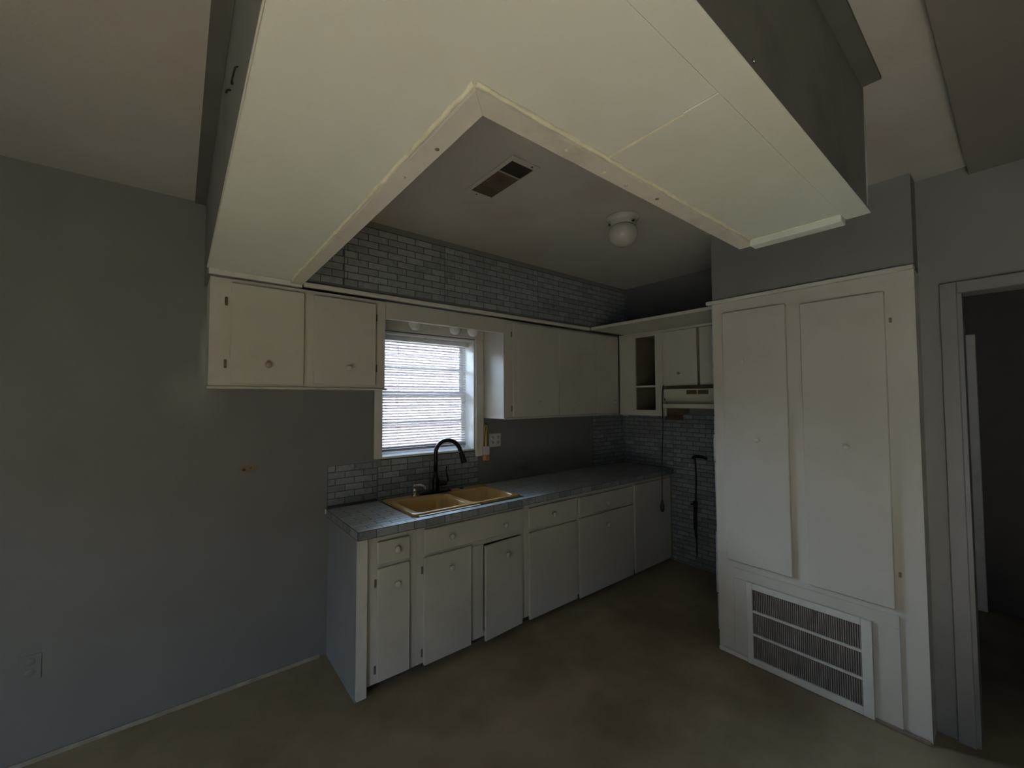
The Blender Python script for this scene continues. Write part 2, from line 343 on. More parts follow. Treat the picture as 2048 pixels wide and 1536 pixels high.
obj('lift_cord', tube(bmesh.new(), smooth_path([(bx1-.08, by-.02, 2.055), (bx1-.07, by-.024, 1.7), (bx1-.04, by-.026, 1.36)], 6), .0012, 5), m_cord, bl)

# ------------------------------------------------------------------ brick-pattern coverings
def unit_brick():
    bm = bmesh.new(); e = .03; f = .10
    lo = [bm.verts.new((x, y, 0)) for x, y in ((-.5, -.5), (.5, -.5), (.5, .5), (-.5, .5))]
    hi = [bm.verts.new((x*(1-e), y*(1-f), 1)) for x, y in ((-.5, -.5), (.5, -.5), (.5, .5), (-.5, .5))]
    bm.faces.new(hi)
    for i in range(4): bm.faces.new((lo[i], lo[(i+1) % 4], hi[(i+1) % 4], hi[i]))
    me = bpy.data.meshes.new('brick'); bm.to_mesh(me); bm.free(); return me
def brick_meshes():
    out = {}
    for k, m in (('wall', m_brick), ('counter', m_brickc)):
        me = unit_brick(); me.materials.append(m); out[k] = me
    return out
BM_ = brick_meshes(); ROT = {'-Y': (math.pi/2, 0, 0), '-X': (math.pi/2, 0, -math.pi/2), '+Z': (0, 0, 0)}
MINB = .012
def lay(parent, rot, origin, W, H, mk='wall', L=.123, P=.0426, gap=.0045, T=.0022, seams=(), skip=None, phase=0.0, rowtop=False, limit=300):
    """bricks in rows over a sheet W x H; origin = lower-left corner in room coordinates"""
    R = Matrix.Rotation(rot[2], 3, 'Z') @ Matrix.Rotation(rot[0], 3, 'X'); O = Vector(origin); pl = wloc(parent); n = 0
    rows = int(math.ceil(H/P)); cuts = [0] + list(seams) + [W]
    for j in range(rows):
        if rowtop: v1 = H - j*P; v0 = max(0, v1-P)
        else: v0 = j*P; v1 = min(H, v0+P)
        if v1-v0 < .014: continue
        for a, b in zip(cuts[:-1], cuts[1:]):
            u = a - L*((.5*(j % 2)) + phase + (.17 if int(a*10) % 2 else 0)) % L - L
            while u < b:
                u0, u1 = max(a, u), min(b, u+L); u += L
                if u1-u0 < MINB: continue
                if skip and skip((u0+u1)/2, (v0+v1)/2, u0, u1, v0, v1): continue
                if n >= limit: return n
                o = bpy.data.objects.new('brick', BM_[mk]); C.objects.link(o); o.parent = parent; n += 1
                c = O + R @ Vector(((u0+u1)/2, (v0+v1)/2, 0)); o.location = c - pl
                o.rotation_euler = rot
                o.scale = (u1-u0-gap, v1-v0-gap, T*random.uniform(.7, 1.2))
    return n
def sheet(name, label, rot, bm_box, origin, W, H, **k):
    o = obj(name, bm_box, m_grout); tag(o, label, 'backsplash'); lay(o, rot, origin, W, H, **k); return o
e = .002; q = .001
sheet('brick_paper', 'grey brick-pattern backsplash sheet left of the sink window', ROT['-Y'], B(-.016, .308, -e, 0, .917, 1.186), (-.016, -e, .917), .324, .269, rowtop=True, phase=.62)
sheet('brick_paper', 'grey brick-pattern backsplash sheet beneath the window sill behind the faucet', ROT['-Y'], B(.311, 1.15, -e, 0, .917, 1.149), (.311, -e, .917), .839, .232, seams=(.40,), rowtop=True, phase=.2)
tag(obj('brick_paper', B(.334, 1.119, -e, 0, 1.1505, 1.199), m_grout), 'narrow brick-pattern strip directly under the window sill', 'backsplash')
lay(bpy.data.objects['brick_paper.002'] if 'brick_paper.002' in bpy.data.objects else None, ROT['-Y'], (.334, -e, 1.1505), .785, .0485, phase=.4)
sheet('brick_paper', 'dark brick-pattern backsplash sheet in the far kitchen corner', ROT['-Y'], B(2.59, XW-.003, -e, 0, .917, 1.456), (2.59, -e, .917), XW-.003-2.59, .539, rowtop=True, phase=.1)
sheet('brick_paper', 'brick-pattern sheet on the furred wall above the window cabinets', ROT['-Y'], B(-.24, XFU-.004, YF-e-q, YF-q, 2.285, 2.672), (-.24, YF-e-q, 2.285), XFU-.004+.24, .387, seams=(.21, .88, 1.75), phase=.35)
# kitchen right wall: the nearest 300 bricks singly, none left over beyond the frame
sheet('brick_paper', 'brick-pattern sheet on the bare range wall beside the counter', ROT['-X'], B(XW-e-q, XW-q, -1.30, -.003, .917, 1.456), (XW-e-q, -.003, .917), 1.297, .539, seams=(.60,), rowtop=True, phase=.3)
sheet('brick_paper', 'brick-pattern sheet low on the range wall down to the floor', ROT['-X'], B(XW-e-q, XW-q, -1.30, -.575, .005, .915), (XW-e-q, -.575, .005), .725, .91, rowtop=True, phase=.55)
tag(obj('wall_stain_board', B(XW-.008, XW-.0045, -.715, -.525, 1.40, 1.457), m_brown), 'bare brown patch of wall just under the range hood', 'wall patch')

# ------------------------------------------------------------------ cabinets
def knob(parent, p, ax, m=None, r=.018):
    p = Vector(p)
    return obj('knob', lathe(bmesh.new(), p, ax, [(0, r*.55), (.006, r*.5), (.012, r*.75), (.018, r), (.024, r*.95), (.029, r*.6), (.030, .001)], 14), m or m_knobw, parent, at=p)
def hinge(parent, x, y, z):
    return obj('hinge', Bs([(x-.006, x+.006, y-.004, y, z-.022, z+.022), (x-.003, x+.003, y-.008, y-.004, z-.014, z+.014)], bev=.001), m_hinge, parent)
YB, FF = -.572, -.553     # door faces, face frame
ZB0, ZB1 = .06, .862
def base_unit(label, x0, x1, frame, left_panel=False):
    t = thing('base_cabinet', label, 'cabinet', ((x0+x1)/2, -.28, 0), 'painted base cabinets under the counter')
    obj('carcass', Bs([(x0+.001, x0+.019, FF+.02, -.006, ZB0, ZB1), (x1-.019, x1-.001, FF+.02, -.006, ZB0, ZB1), (x0+.019, x1-.019, FF+.02, -.006, ZB0, ZB0+.018), (x0+.019, x1-.019, -.014, -.006, ZB0+.018, ZB1)]), m_in, t)
    obj('face_frame', Bs([(a, b, FF, FF+.02, c, d_) for a, b, c, d_ in frame], bev=.0015), m_white, t)
    obj('toe_kick', B(x0+.001, x1-.001, FF+.065, FF+.08, .0, ZB0), m_toe, t)
    return t
def front(t, name, x0, x1, z0, z1, y1=FF-.001, y0=YB, m=None):
    return obj(name, B(x0, x1, y0, y1, z0, z1, bev=.003), m or m_white, t)
# unit 1
t = base_unit('narrow end base cabinet with one drawer and one door, grey left side', 0, .335, [(.006, .112, ZB0, ZB1), (.278, .335, ZB0, ZB1), (.112, .278, .80, ZB1), (.112, .278, .675, .712), (.112, .278, ZB0, .09)])
obj('end_panel', B(-.012, .0, -.545, -.004, 0, ZB1), mat('blue_grey_panel_paint', (.27, .29, .30), .5, var=.07, scale=4), t)
obj('corner_trim', B(-.012, .042, YB-.004, FF-.001, .02, ZB1-.004, bev=.002), m_trim, t)
dr = front(t, 'drawer_front', .1, .289, .70, .825); knob(dr, (.206, YB, .771), (0, -1, 0))
dd = front(t, 'door', .1, .289, .07, .680); knob(dd, (.207, YB, .578), (0, -1, 0))
hinge(t, .093, FF, .60); hinge(t, .093, FF, .135)
# unit 2 sink
t = base_unit('wide sink base cabinet with long false front and two doors', .335, 1.172, [(.336, .395, ZB0, ZB1), (.70, .82, ZB0, .654), (1.13, 1.171, ZB0, ZB1), (.395, 1.13, .815, ZB1), (.395, 1.13, .655, .71), (.395, .70, ZB0, .085), (.82, 1.13, ZB0, .085)])
fp = front(t, 'false_front', .381, 1.148, .692, .838); knob(fp, (.56, YB, .767), (0, -1, 0)); knob(fp, (.981, YB, .757), (0, -1, 0))
dd = front(t, 'door', .381, .712, .05, .674); knob(dd, (.561, YB, .577), (0, -1, 0))
hinge(t, .374, FF, .60); hinge(t, .374, FF, .12)
dd = front(t, 'door', .809, 1.14, .042, .652); knob(dd, (.993, YB, .559), (0, -1, 0))
tag(dd, 'door standing slightly ajar')
# hang it slightly open on its right-hand hinges
pv = Vector((1.14, FF, .35)); ctr = wloc(dd); a = math.radians(3.2)
rel = ctr - pv; nr = Matrix.Rotation(a, 3, 'Z') @ rel; dd.location += nr - rel; dd.rotation_euler = (0, 0, a)
hinge(t, 1.147, FF, .57); hinge(t, 1.147, FF, .15)
# unit 3
t = base_unit('base cabinet with drawer and knobless door right of the sink', 1.172, 1.725, [(1.173, 1.225, ZB0, ZB1), (1.70, 1.724, ZB0, ZB1), (1.225, 1.70, .81, ZB1), (1.225, 1.70, .64, .69), (1.225, 1.70, ZB0, .09)])
dr = front(t, 'drawer_front', 1.21, 1.711, .678, .828); knob(dr, (1.444, YB, .751), (0, -1, 0))
front(t, 'door', 1.21, 1.711, .04, .650)
# unit 4
t = base_unit('widest base cabinet with drawer and door, both with knobs', 1.725, 2.471, [(1.726, 1.755, ZB0, ZB1), (2.44, 2.470, ZB0, ZB1), (1.755, 2.44, .81, ZB1), (1.755, 2.44, .64, .69), (1.755, 2.44, ZB0, .09)])
dr = front(t, 'drawer_front', 1.74, 2.456, .670, .822); knob(dr, (2.08, YB, .735), (0, -1, 0))
dd = front(t, 'door', 1.74, 2.456, .03, .655); knob(dd, (2.082, YB, .551), (0, -1, 0))
# unit 5
t = base_unit('corner base cabinet with one tall plain door against the range wall', 2.471, XW-.003, [(2.472, 2.50, ZB0, ZB1), (3.06, XW-.004, ZB0, ZB1), (2.50, 3.06, .80, ZB1), (2.50, 3.06, ZB0, .09)])
front(t, 'door', 2.487, 3.09, .03, .825)

# counter with a cut-out for the sink
KX0, KX1, KY0, KY1 = .352, 1.150, -.505, -.045      # cut-out
ZT = .912; cx0, cx1, cy0, cy1 = -.02, XW-.0035, -.602, -.0035
ct = thing('countertop', 'long countertop covered in grey brick-pattern sheet', 'countertop', ((cx0+cx1)/2, (cy0+cy1)/2, .865))
obj('slab', Bs([(cx0, KX0, cy0, cy1, .865, ZT), (KX1, cx1, cy0, cy1, .865, ZT), (KX0, KX1, cy0, KY0, .865, ZT), (KX0, KX1, KY1, cy1, .865, ZT)]), m_grout, ct)
SX0, SX1, SY0, SY1 = .330, 1.172, -.530, -.022
def skip_top(u, v, u0, u1, v0, v1):
    X0, X1, Y0, Y1 = cx0+u0, cx0+u1, cy0+v0, cy0+v1
    return X1 > SX0 and X0 < SX1 and Y1 > SY0 and Y0 < SY1
n1 = lay(ct, ROT['+Z'], (cx0, cy0, ZT), cx1-cx0, cy1-cy0, 'counter', T=.0012, skip=skip_top, seams=(.34, 1.2, 2.2), P=.0485, L=.14, gap=.003, limit=262)
# front edge and left edge
lay(ct, ROT['-Y'], (cx0, cy0, .866), cx1-cx0, .045, 'wall', T=.0012, L=.123, P=.045, gap=.004, seams=(.32,), phase=.2, limit=30)
lay(ct, ROT['-X'], (cx0, cy1, .866), cy1-cy0, .045, 'wall', T=.0012, L=.123, P=.045, gap=.004, phase=.2, limit=8)

# ------------------------------------------------------------------ sink
def rrect(x0, x1, y0, y1, r, z, n=5):
    pts = []
    for cx, cy, a0 in ((x1-r, y1-r, 0), (x0+r, y1-r, 90), (x0+r, y0+r, 180), (x1-r, y0+r, 270)):
        for k in range(n+1):
            a = math.radians(a0+90*k/n); pts.append((cx+r*math.cos(a), cy+r*math.sin(a), z))
    return pts
def sink_mesh():
    bm = bmesh.new(); zr = ZT+.014
    def loop(pts): return [bm.verts.new(p) for p in pts]
    def bridge(a, b):
        n = len(a)
        for i in range(n):
            f = bm.faces.new((a[i], a[(i+1) % n], b[(i+1) % n], b[i])); f.smooth = True
    o0 = loop(rrect(SX0, SX1, SY0, SY1, .035, ZT+.0015)); o1 = loop(rrect(SX0+.004, SX1-.004, SY0+.004, SY1-.004, .033, zr-.002)); o2 = loop(rrect(SX0+.014, SX1-.014, SY0+.014, SY1-.014, .026, zr))
    bridge(o0, o1); bridge(o1, o2)
    bowls = []
    for x0, x1 in ((.372, .735), (.775, 1.132)):
        y0, y1 = -.500, -.125
        prof = [(0, zr, .045), (.006, zr-.006, .042), (.014, zr-.03, .04), (.03, zr-.16, .05), (.055, zr-.178, .05), (.12, zr-.182, .03)]
        ls = [loop(rrect(x0+d_, x1-d_, y0+d_, y1-d_, r, z)) for d_, z, r in prof]
        for a, b in zip(ls[:-1], ls[1:]): bridge(a, b)
        bm.faces.new(ls[-1]); bowls.append(ls[0])
    ed = []
    for L in [o2]+bowls:
        for i in range(len(L)):
            e_ = bm.edges.get((L[i], L[(i+1) % len(L)])) or bm.edges.new((L[i], L[(i+1) % len(L)])); ed.append(e_)
    bmesh.ops.triangle_fill(bm, edges=ed, use_beauty=True)
    return bm
sk = thing('double_sink', 'tan double-bowl drop-in sink under the window', 'sink', ((SX0+SX1)/2, (SY0+SY1)/2, ZT))
bm = sink_mesh()
so = obj('basin', bm, m_sink, sk)
for x in (.553, .953):
    obj('drain', lathe(bmesh.new(), (x, -.31, ZT+.014-.181), (0, 0, 1), [(0, .04), (.003, .04), (.004, .03), (.002, .012)], 18), m_chrome, sk)
obj('hole_plug', lathe(bmesh.new(), (.945, -.075, ZT+.0145), (0, 0, 1), [(0, .018), (.004, .017), (.005, .002)], 14), m_bronze, sk)
obj('front_lip_strip', B(.36, .80, SY0-.022, SY0+.002, ZT+.0015, ZT+.006, bev=.002), m_trim, sk)  # whitish strip along the front of the sink rim

# faucet
fx, fy, fz = .717, -.085, ZT+.0155
fa = thing('kitchen_faucet', 'dark bronze pull-down gooseneck faucet behind the sink', 'faucet', (fx, fy, fz))
obj('deck_plate', lathe(bmesh.new(), (0, 0, 0), (0, 0, 1), [(0, .5), (.006, .49), (.009, .40), (.010, .01)], 24), m_bronze, fa, at=(0, 0, 0))
dp = [c for c in fa.children][-1]; dp.location = (0.0, 0, 0); dp.scale = (.27, .062, 1)
obj('body', lathe(bmesh.new(), (fx, fy, fz+.009), (0, 0, 1), [(0, .031), (.006, .032), (.014, .026), (.07, .027), (.085, .029), (.10, .022), (.125, .0165), (.15, .0155)], 20), m_bronze, fa)
th = math.radians(-52); dx, dy = math.cos(th), math.sin(th); R_ = .098; zt = fz+.29
pth = [Vector((fx, fy, fz+.15)), Vector((fx, fy, zt-.05))]
for k in range(0, 13):
    a_ = math.pi - math.radians(k*14); pth.append(Vector((fx+dx*(R_+R_*math.cos(a_)), fy+dy*(R_+R_*math.cos(a_)), zt+R_*math.sin(a_))))
obj('gooseneck', tube(bmesh.new(), pth, .0155, 14), m_bronze, fa)
tip = pth[-1]; tdir = (pth[-1]-pth[-2]).normalized()
obj('spray_head', lathe(bmesh.new(), tip, tdir, [(0, .016), (.012, .0165), (.03, .018), (.075, .0225), (.088, .0225), (.09, .017), (.085, .01)], 18), m_bronze, fa)
hb = Vector((fx+.020, fy-.010, fz+.066)); hd = Vector((.93, -.36, .02)).normalized()
hh = obj('handle_hub', lathe(bmesh.new(), hb, hd, [(0, .017), (.03, .0185), (.055, .0185), (.062, .012)], 16), m_bronze, fa)
le = hb+hd*.05
obj('lever', tube(bmesh.new(), smooth_path([le, le+Vector((.018, -.004, .02)), le+Vector((.012, 0, .06)), le+Vector((.006, 0, .095)), le+Vector((.012, 0, .125))], 5), [.008]*6+[.0065]*6+[.005]*9, 10), m_bronze, fa)
# side tap
sp = Vector((.545, -.095, fz))
st = thing('soap_dispenser', 'small chrome soap dispenser on the sink rim left of the faucet', 'soap dispenser', sp)
obj('base', lathe(bmesh.new(), sp, (0, 0, 1), [(0, .021), (.006, .021), (.012, .013), (.03, .012), (.034, .017), (.05, .018), (.058, .012)], 16), m_chrome, st)
obj('pump_head', lathe(bmesh.new(), sp+Vector((0, 0, .058)), (0, 0, 1), [(0, .008), (.010, .008), (.013, .015), (.024, .015), (.028, .006)], 16), m_chrome, st)
obj('spout', tube(bmesh.new(), smooth_path([sp+Vector((.005, 0, .075)), sp+Vector((.035, -.018, .078)), sp+Vector((.06, -.03, .066)), sp+Vector((.066, -.033, .045))], 5), .0075, 10), m_chrome, st)

# ------------------------------------------------------------------ upper cabinets, left of the window
UX0, UX1, UZ0 = -.661, .244, 1.677
t = thing('upper_cabinet', 'off-white two-door upper cabinet left of the kitchen window', 'cabinet', ((UX0+UX1)/2, -.15, UZ0))
UF = -.284
obj('carcass', Bs([(UX0, UX0+.018, UF+.016, -.003, UZ0, ZUT), (UX1-.018, UX1, UF+.016, -.003, UZ0, ZUT), (UX0+.018, UX1-.018, UF+.016, -.003, UZ0, UZ0+.016), (UX0+.018, UX1-.018, UF+.016, -.003, ZUT-.016, ZUT), (UX0+.018, UX1-.018, -.012, -.003, UZ0+.016, ZUT-.016)]), m_white, t)
obj('face_frame', Bs([(UX0, -.56, UF, UF+.016, UZ0, ZUT), (-.24, -.17, UF, UF+.016, UZ0, ZUT), (.17, UX1, UF, UF+.016, UZ0, ZUT), (-.56, -.24, UF, UF+.016, UZ0, 1.712), (-.17, .17, UF, UF+.016, UZ0, 1.712), (-.56, -.24, UF, UF+.016, 2.20, ZUT), (-.17, .17, UF, UF+.016, 2.20, ZUT)]), m_white, t)
obj('bottom_lip', B(UX0-.006, UX1+.012, UF-.012, UF-.001, UZ0-.004, UZ0+.008, bev=.002), m_white, t)
dd = front(t, 'door', -.572, -.229, 1.700, 2.217, UF-.001, YU-.002); knob(dd, (-.404, YU-.002, 1.801), (0, -1, 0), m_knobp, .017)
dd = front(t, 'door', -.179, .180, 1.705, 2.215, UF-.001, YU-.002); knob(dd, (.012, YU-.002, 1.804), (0, -1, 0), None, .017)
hinge(t, -.592, UF, 2.12); hinge(t, -.592, UF, 1.80); hinge(t, .188, UF, 2.13); hinge(t, .188, UF, 1.81)
# right of the window
RX0, RX1, RZ0 = 1.2, 2.645, 1.46
t = thing('upper_cabinet', 'off-white three-door upper cabinet right of the kitchen window', 'cabinet', ((RX0+RX1)/2, -.15, RZ0))
obj('carcass', Bs([(RX0, RX0+.018, UF+.016, -.003, RZ0, ZUT), (RX1-.018, RX1, UF+.016, -.003, RZ0, ZUT), (RX0+.018, RX1-.018, UF+.016, -.003, RZ0, RZ0+.016), (RX0+.018, RX1-.018, UF+.016, -.003, ZUT-.016, ZUT), (RX0+.018, RX1-.018, -.012, -.003, RZ0+.016, ZUT-.016)]), m_white, t)
obj('face_frame', Bs([(RX0, 1.30, UF, UF+.016, RZ0, ZUT), (1.785, 1.815, UF, UF+.016, RZ0, ZUT), (2.285, 2.32, UF, UF+.016, RZ0, ZUT), (2.61, RX1, UF, UF+.016, RZ0, ZUT), (1.30, 2.61, UF, UF+.016, RZ0, 1.49), (1.30, 2.61, UF, UF+.016, 2.21, ZUT)]), m_white, t)
obj('bottom_lip', B(RX0, RX1, UF-.010, UF-.001, RZ0-.004, RZ0+.008, bev=.002), m_white, t)
for x0, x1, kx, kz in ((1.287, 1.795, 1.564, 1.582), (1.802, 2.294, 2.043, 1.582), (2.306, 2.632, 2.558, 1.588)):
    dd = front(t, 'door', x0, x1, 1.478, 2.225, UF-.001, YU-.002); knob(dd, (kx, YU-.002, kz), (0, -1, 0), None, .016)
hinge(t, 1.279, UF, 2.13); hinge(t, 1.279, UF, 1.54)
# valance board between them, ledge trim along the top
tag(obj('valance_board', B(UX1+.001, RX0-.001, YU+.002, UF+.016, 2.131, ZUT, bev=.002), m_white), 'plain valance board above the window between upper cabinets', 'valance')
tag(struct('trim_2', B(-.245, 2.139, -.368, YF+.01, 2.2415, 2.264, bev=.003), m_trim), 'thin ledge trim along the top of the window cabinets', 'trim')
# vanity light bar tucked behind the valance, three of four bulbs
lb = thing('light_bar', 'light bar with three round white bulbs behind the valance', 'light', (.76, -.15, 2.225))
obj('bar', B(.43, 1.09, -.19, -.11, 2.222, 2.2405, bev=.003), m_chrome, lb)
for x in (.515, .678, .841, 1.004):
    s = obj('socket', lathe(bmesh.new(), (x, -.15, 2.222), (0, 0, -1), [(0, .024), (.02, .022), (.022, .018)], 16), m_plate, lb)
    if x != .678:
        obj('bulb', lathe(bmesh.new(), (x, -.15, 2.2005), (0, 0, -1), [(0, .014), (.008, .018)] + [(.046-.046*math.cos(math.radians(q))+.006, max(.046*math.sin(math.radians(q)), .0005)) for q in range(30, 181, 15)], 20), m_glob, lb)

# ------------------------------------------------------------------ upper cabinets on the range wall
FX = 2.647
t = thing('range_wall_cabinet', 'off-white corner upper cabinet with open cubby beside the range hood', 'cabinet', (2.88, -.54, 1.46))
y0, y1, y2, y3 = -.304, -.49, -.70, -.778
obj('carcass', Bs([(FX+.018, XW-.004, y1-.0, y1+.016, 1.47, 2.238), (FX+.018, XW-.004, y3, y3+.016, 1.47, 2.238), (FX+.018, XW-.004, y3+.016, y1, 1.47, 1.486), (FX+.018, XW-.004, y3+.016, y1, 2.222, 2.238), (XW-.02, XW-.004, y3+.016, y1, 1.486, 2.222)]), m_in, t)
obj('face_frame', Bs([(FX, FX+.018, y1, y0, 1.457, 2.238), (FX, FX+.018, y3, y2, 1.457, 2.238), (FX, FX+.018, y2, y1, 1.457, 1.508), (FX, FX+.018, y2, y1, 2.2, 2.238)]), m_white, t)
obj('shelf', B(FX, XW-.021, y2+.002, y1-.002, 1.722, 1.738), m_white, t)
t = thing('over_hood_cabinet', 'off-white two-door cabinet above the range hood', 'cabinet', (2.88, -1.16, 1.70))
obj('carcass', Bs([(FX+.018, XW-.004, -1.542, -.780, 1.702, 1.718), (FX+.018, XW-.004, -1.542, -.780, 2.222, 2.238), (XW-.02, XW-.004, -1.542, -.780, 1.718, 2.222)]), m_in, t)
obj('face_frame', Bs([(FX, FX+.018, -.80, -.780, 1.70, 2.238), (FX, FX+.018, -1.15, -1.09, 1.70, 2.238), (FX, FX+.018, -1.542, -1.50, 1.70, 2.238), (FX, FX+.018, -1.09, -.80, 1.70, 1.74), (FX, FX+.018, -1.50, -1.15, 1.70, 1.74), (FX, FX+.018, -1.09, -.80, 2.21, 2.238), (FX, FX+.018, -1.50, -1.15, 2.21, 2.238)]), m_in, t)
for a, b in ((-1.105, -.788), (-1.50, -1.128)):
    dd = obj('door', B(FX-.018, FX-.001, a, b, 1.728, 2.215, bev=.003), m_white, t)
    knob(dd, (FX-.018, -.945 if a > -1.2 else -1.3, 1.835), (-1, 0, 0), m_knobp, .012)
# wide shelf above
tag(obj('wide_shelf', B(2.14, XW-.004, -1.543, -.370, 2.240, 2.266, bev=.003), m_white), 'wide off-white shelf board over the range corner', 'shelf')
tag(obj('shelf_cleat', B(FX-.018, FX-.002, -1.543, -.32, 2.2185, 2.2395, bev=.002), m_white), 'thin cleat strip under the wide shelf', 'trim')
fx2 = thing('metal_fitting', 'tiny shiny metal fitting standing on the shelf in the corner', 'fitting', (2.62, -.42, 2.266))
obj('stem', lathe(bmesh.new(), (2.62, -.42, 2.266), (0, 0, 1), [(0, .012), (.004, .012), (.006, .004), (.12, .004)], 10), m_chrome, fx2)
obj('tip', lathe(bmesh.new(), (2.62, -.42, 2.386), (0, 0, 1), [(0, .004), (.008, .010), (.018, .006), (.026, .010), (.036, .002)], 10), m_chrome, fx2)

# range hood
HF = 2.50
hd_ = thing('range_hood', 'almond range hood with small brown vents under the cabinet', 'range hood', (2.75, -1.16, 1.533))
hy0, hy1 = -1.535, -.862
def prism(prof, ya_, yb_):
    bm = bmesh.new(); a = [bm.verts.new((x, ya_, z)) for x, z in prof]; b = [bm.verts.new((x, yb_, z)) for x, z in prof]; n = len(prof)
    for i in range(n): bm.faces.new((a[i], a[(i+1) % n], b[(i+1) % n], b[i]))
    bm.faces.new(a[::-1]); bm.faces.new(b); return bm
obj('body', prism([(HF+.02, 1.695), (HF+.02, 1.628), (HF+.075, 1.57), (XW-.03, 1.57), (XW-.03, 1.695)], hy0, hy1), m_hood, hd_)
obj('front_lip', Bs([(HF, HF+.016, hy0, hy1, 1.533, 1.569), (HF+.016, XW-.03, hy1-.016, hy1, 1.533, 1.569), (HF+.016, XW-.03, hy0, hy0+.016, 1.533, 1.569)], bev=.002), m_hood, hd_)
for a, b in ((-1.155, -1.068), (-1.25, -1.165)):
    vq = obj('vent', B(HF+.016, HF+.0195, a, b, 1.650, 1.684), m_hoodvent, hd_)
    for k in range(3): obj('louvre', B(HF+.012, HF+.0158, a+.004, b-.004, 1.655+k*.010, 1.659+k*.010), m_brown, vq)
obj('side_post', B(HF+.05, HF+.066, hy1+.001, hy1+.016, 1.46, 1.60), m_hood, hd_)
# hanging cord with plug
cp = smooth_path([(2.615, -.798, 1.735), (2.605, -.792, 1.62), (2.612, -.79, 1.35), (2.602, -.785, 1.15), (2.606, -.779, .95), (2.60, -.778, .71)], 6)
cz = thing('power_cord', 'black power cord with plug hanging down from the range hood', 'cord', (2.60, -.778, .60))
obj('cord', tube(bmesh.new(), cp, .0048, 8), m_black, cz)
obj('plug', lathe(bmesh.new(), (2.60, -.778, .715), (0, 0, -1), [(0, .006), (.02, .011), (.05, .018), (.08, .019), (.105, .014), (.108, .004)], 14), m_black, cz)
# gas line on the range wall
gx = XW-.028
gp = thing('gas_pipe', 'black gas pipe with valve on the range wall', 'pipe', (gx, -.83, .12))
obj('stub', tube(bmesh.new(), smooth_path([(gx, -.95, 1.052), (gx, -.90, 1.060), (gx, -.835, 1.058), (gx, -.815, 1.04)], 5), .013, 10), m_iron, gp)
obj('thin_line', tube(bmesh.new(), smooth_path([(gx, -.838, 1.045), (gx+.006, -.842, .85), (gx, -.836, .63)], 5), .007, 8), m_iron, gp)
obj('valve', lathe(bmesh.new(), (gx, -.833, .64), (0, 0, -1), [(0, .012), (.012, .022), (.045, .022), (.055, .015)], 14), m_iron, gp)
obj('valve_handle', B(gx-.03, gx-.018, -.852, -.80, .60, .616, bev=.002), m_iron, gp)
obj('hose', tube(bmesh.new(), smooth_path([(gx, -.832, .585), (gx, -.828, .45), (gx, -.828, .37)], 5), .017, 10), m_iron, gp)
obj('tail', tube(bmesh.new(), smooth_path([(gx, -.828, .37), (gx+.004, -.836, .25), (gx, -.838, .12)], 5), [.012]*4+[.006]*7, 8), m_iron, gp)

# ------------------------------------------------------------------ pantry cabinet
p = thing('pantry_cabinet', 'tall off-white pantry cabinet with two doors and bottom grille', 'cabinet', (XP+.3, (YP1+YP2)/2, 0))
PT = 2.235
G0, G1, GZ = -2.314, -1.723, .486
obj('carcass', Bs([(XP+.02, XP+.60, YP1-.018, YP1, 0, PT), (XP+.02, XD-.001, YP2, YP2+.018, 0, PT), (XP+.02, XP+.60, YP2+.018, YP1-.018, PT-.018, PT), (XP+.585, XP+.60, YP2+.018, YP1-.018, 0, PT-.018)]), m_white, p)
obj('face_frame', Bs([(XP, XP+.02, -1.63, YP1, 0, PT), (XP, XP+.02, YP2, -2.39, 0, PT), (XP, XP+.02, -2.07, -1.955, .50, PT), (XP, XP+.02, -1.955, -1.63, 2.14, PT), (XP, XP+.02, -2.39, -2.07, 2.125, PT), (XP, XP+.02, -1.955, -1.63, .495, .61), (XP, XP+.02, -2.39, -2.07, .495, .61), (XP, XP+.02, G1, -1.63, 0, .495), (XP, XP+.02, -2.39, G0, 0, .495)]), m_white, p)
obj('top_trim', B(XP-.022, XP+.02, YP2-.002, YP1+.035, PT+.0005, PT+.022, bev=.003), m_trim, p)
dd = obj('door', B(XP-.019, XP-.001, -1.972, -1.613, .592, 2.166, bev=.003), m_white, p); knob(dd, (XP-.019, -1.812, 1.36), (-1, 0, 0), None, .014)
dd = obj('door', B(XP-.019, XP-.001, -2.406, -2.045, .580, 2.147, bev=.003), m_white, p); knob(dd, (XP-.019, -2.241, 1.357), (-1, 0, 0), None, .014)
for y, z in ((-2.425, 2.0), (-2.425, .75)): obj('hinge', B(XP-.005, XP-.0005, y-.005, y+.005, z-.012, z+.012, bev=.001), m_in, p)
for y, z in ((-1.606, 2.02), (-1.606, .735)): obj('hinge', B(XP-.006, XP-.0005, y-.005, y+.005, z-.03, z+.03, bev=.001), m_white, p)
obj('lower_panel', Bs([(XP-.010, XP-.0005, -2.418, -1.645, .487, .548), (XP-.010, XP-.0005, -2.418, G0, .0, .487), (XP-.010, XP-.0005, G1, -1.645, .03, .487)], bev=.002), m_white, p)
obj('base_strip', B(XP-.012, XP-.0005, G1+.002, YP1, 0, .026, bev=.004), m_trim, p)
obj('base_strip', B(XP-.022, XP-.0105, YP2, G0-.002, 0, .018, bev=.004), mat('worn_brown_strip', (.22, .16, .12), .6, var=.2, scale=30), p)
g = obj('return_grille', Bs([(XP-.022, XP-.004, G0, G0+.044, .004, GZ), (XP-.022, XP-.004, G1-.033, G1, .004, GZ), (XP-.022, XP-.004, G0+.044, G1-.033, GZ-.035, GZ), (XP-.022, XP-.004, G0+.044, G1-.033, .004, .044), (XP-.020, XP-.006, G0+.044, G1-.033, .313, .327), (XP-.020, XP-.006, G0+.044, G1-.033, .176, .190)], bev=.002), m_trim, p)
fb = bmesh.new(); y = G0+.047
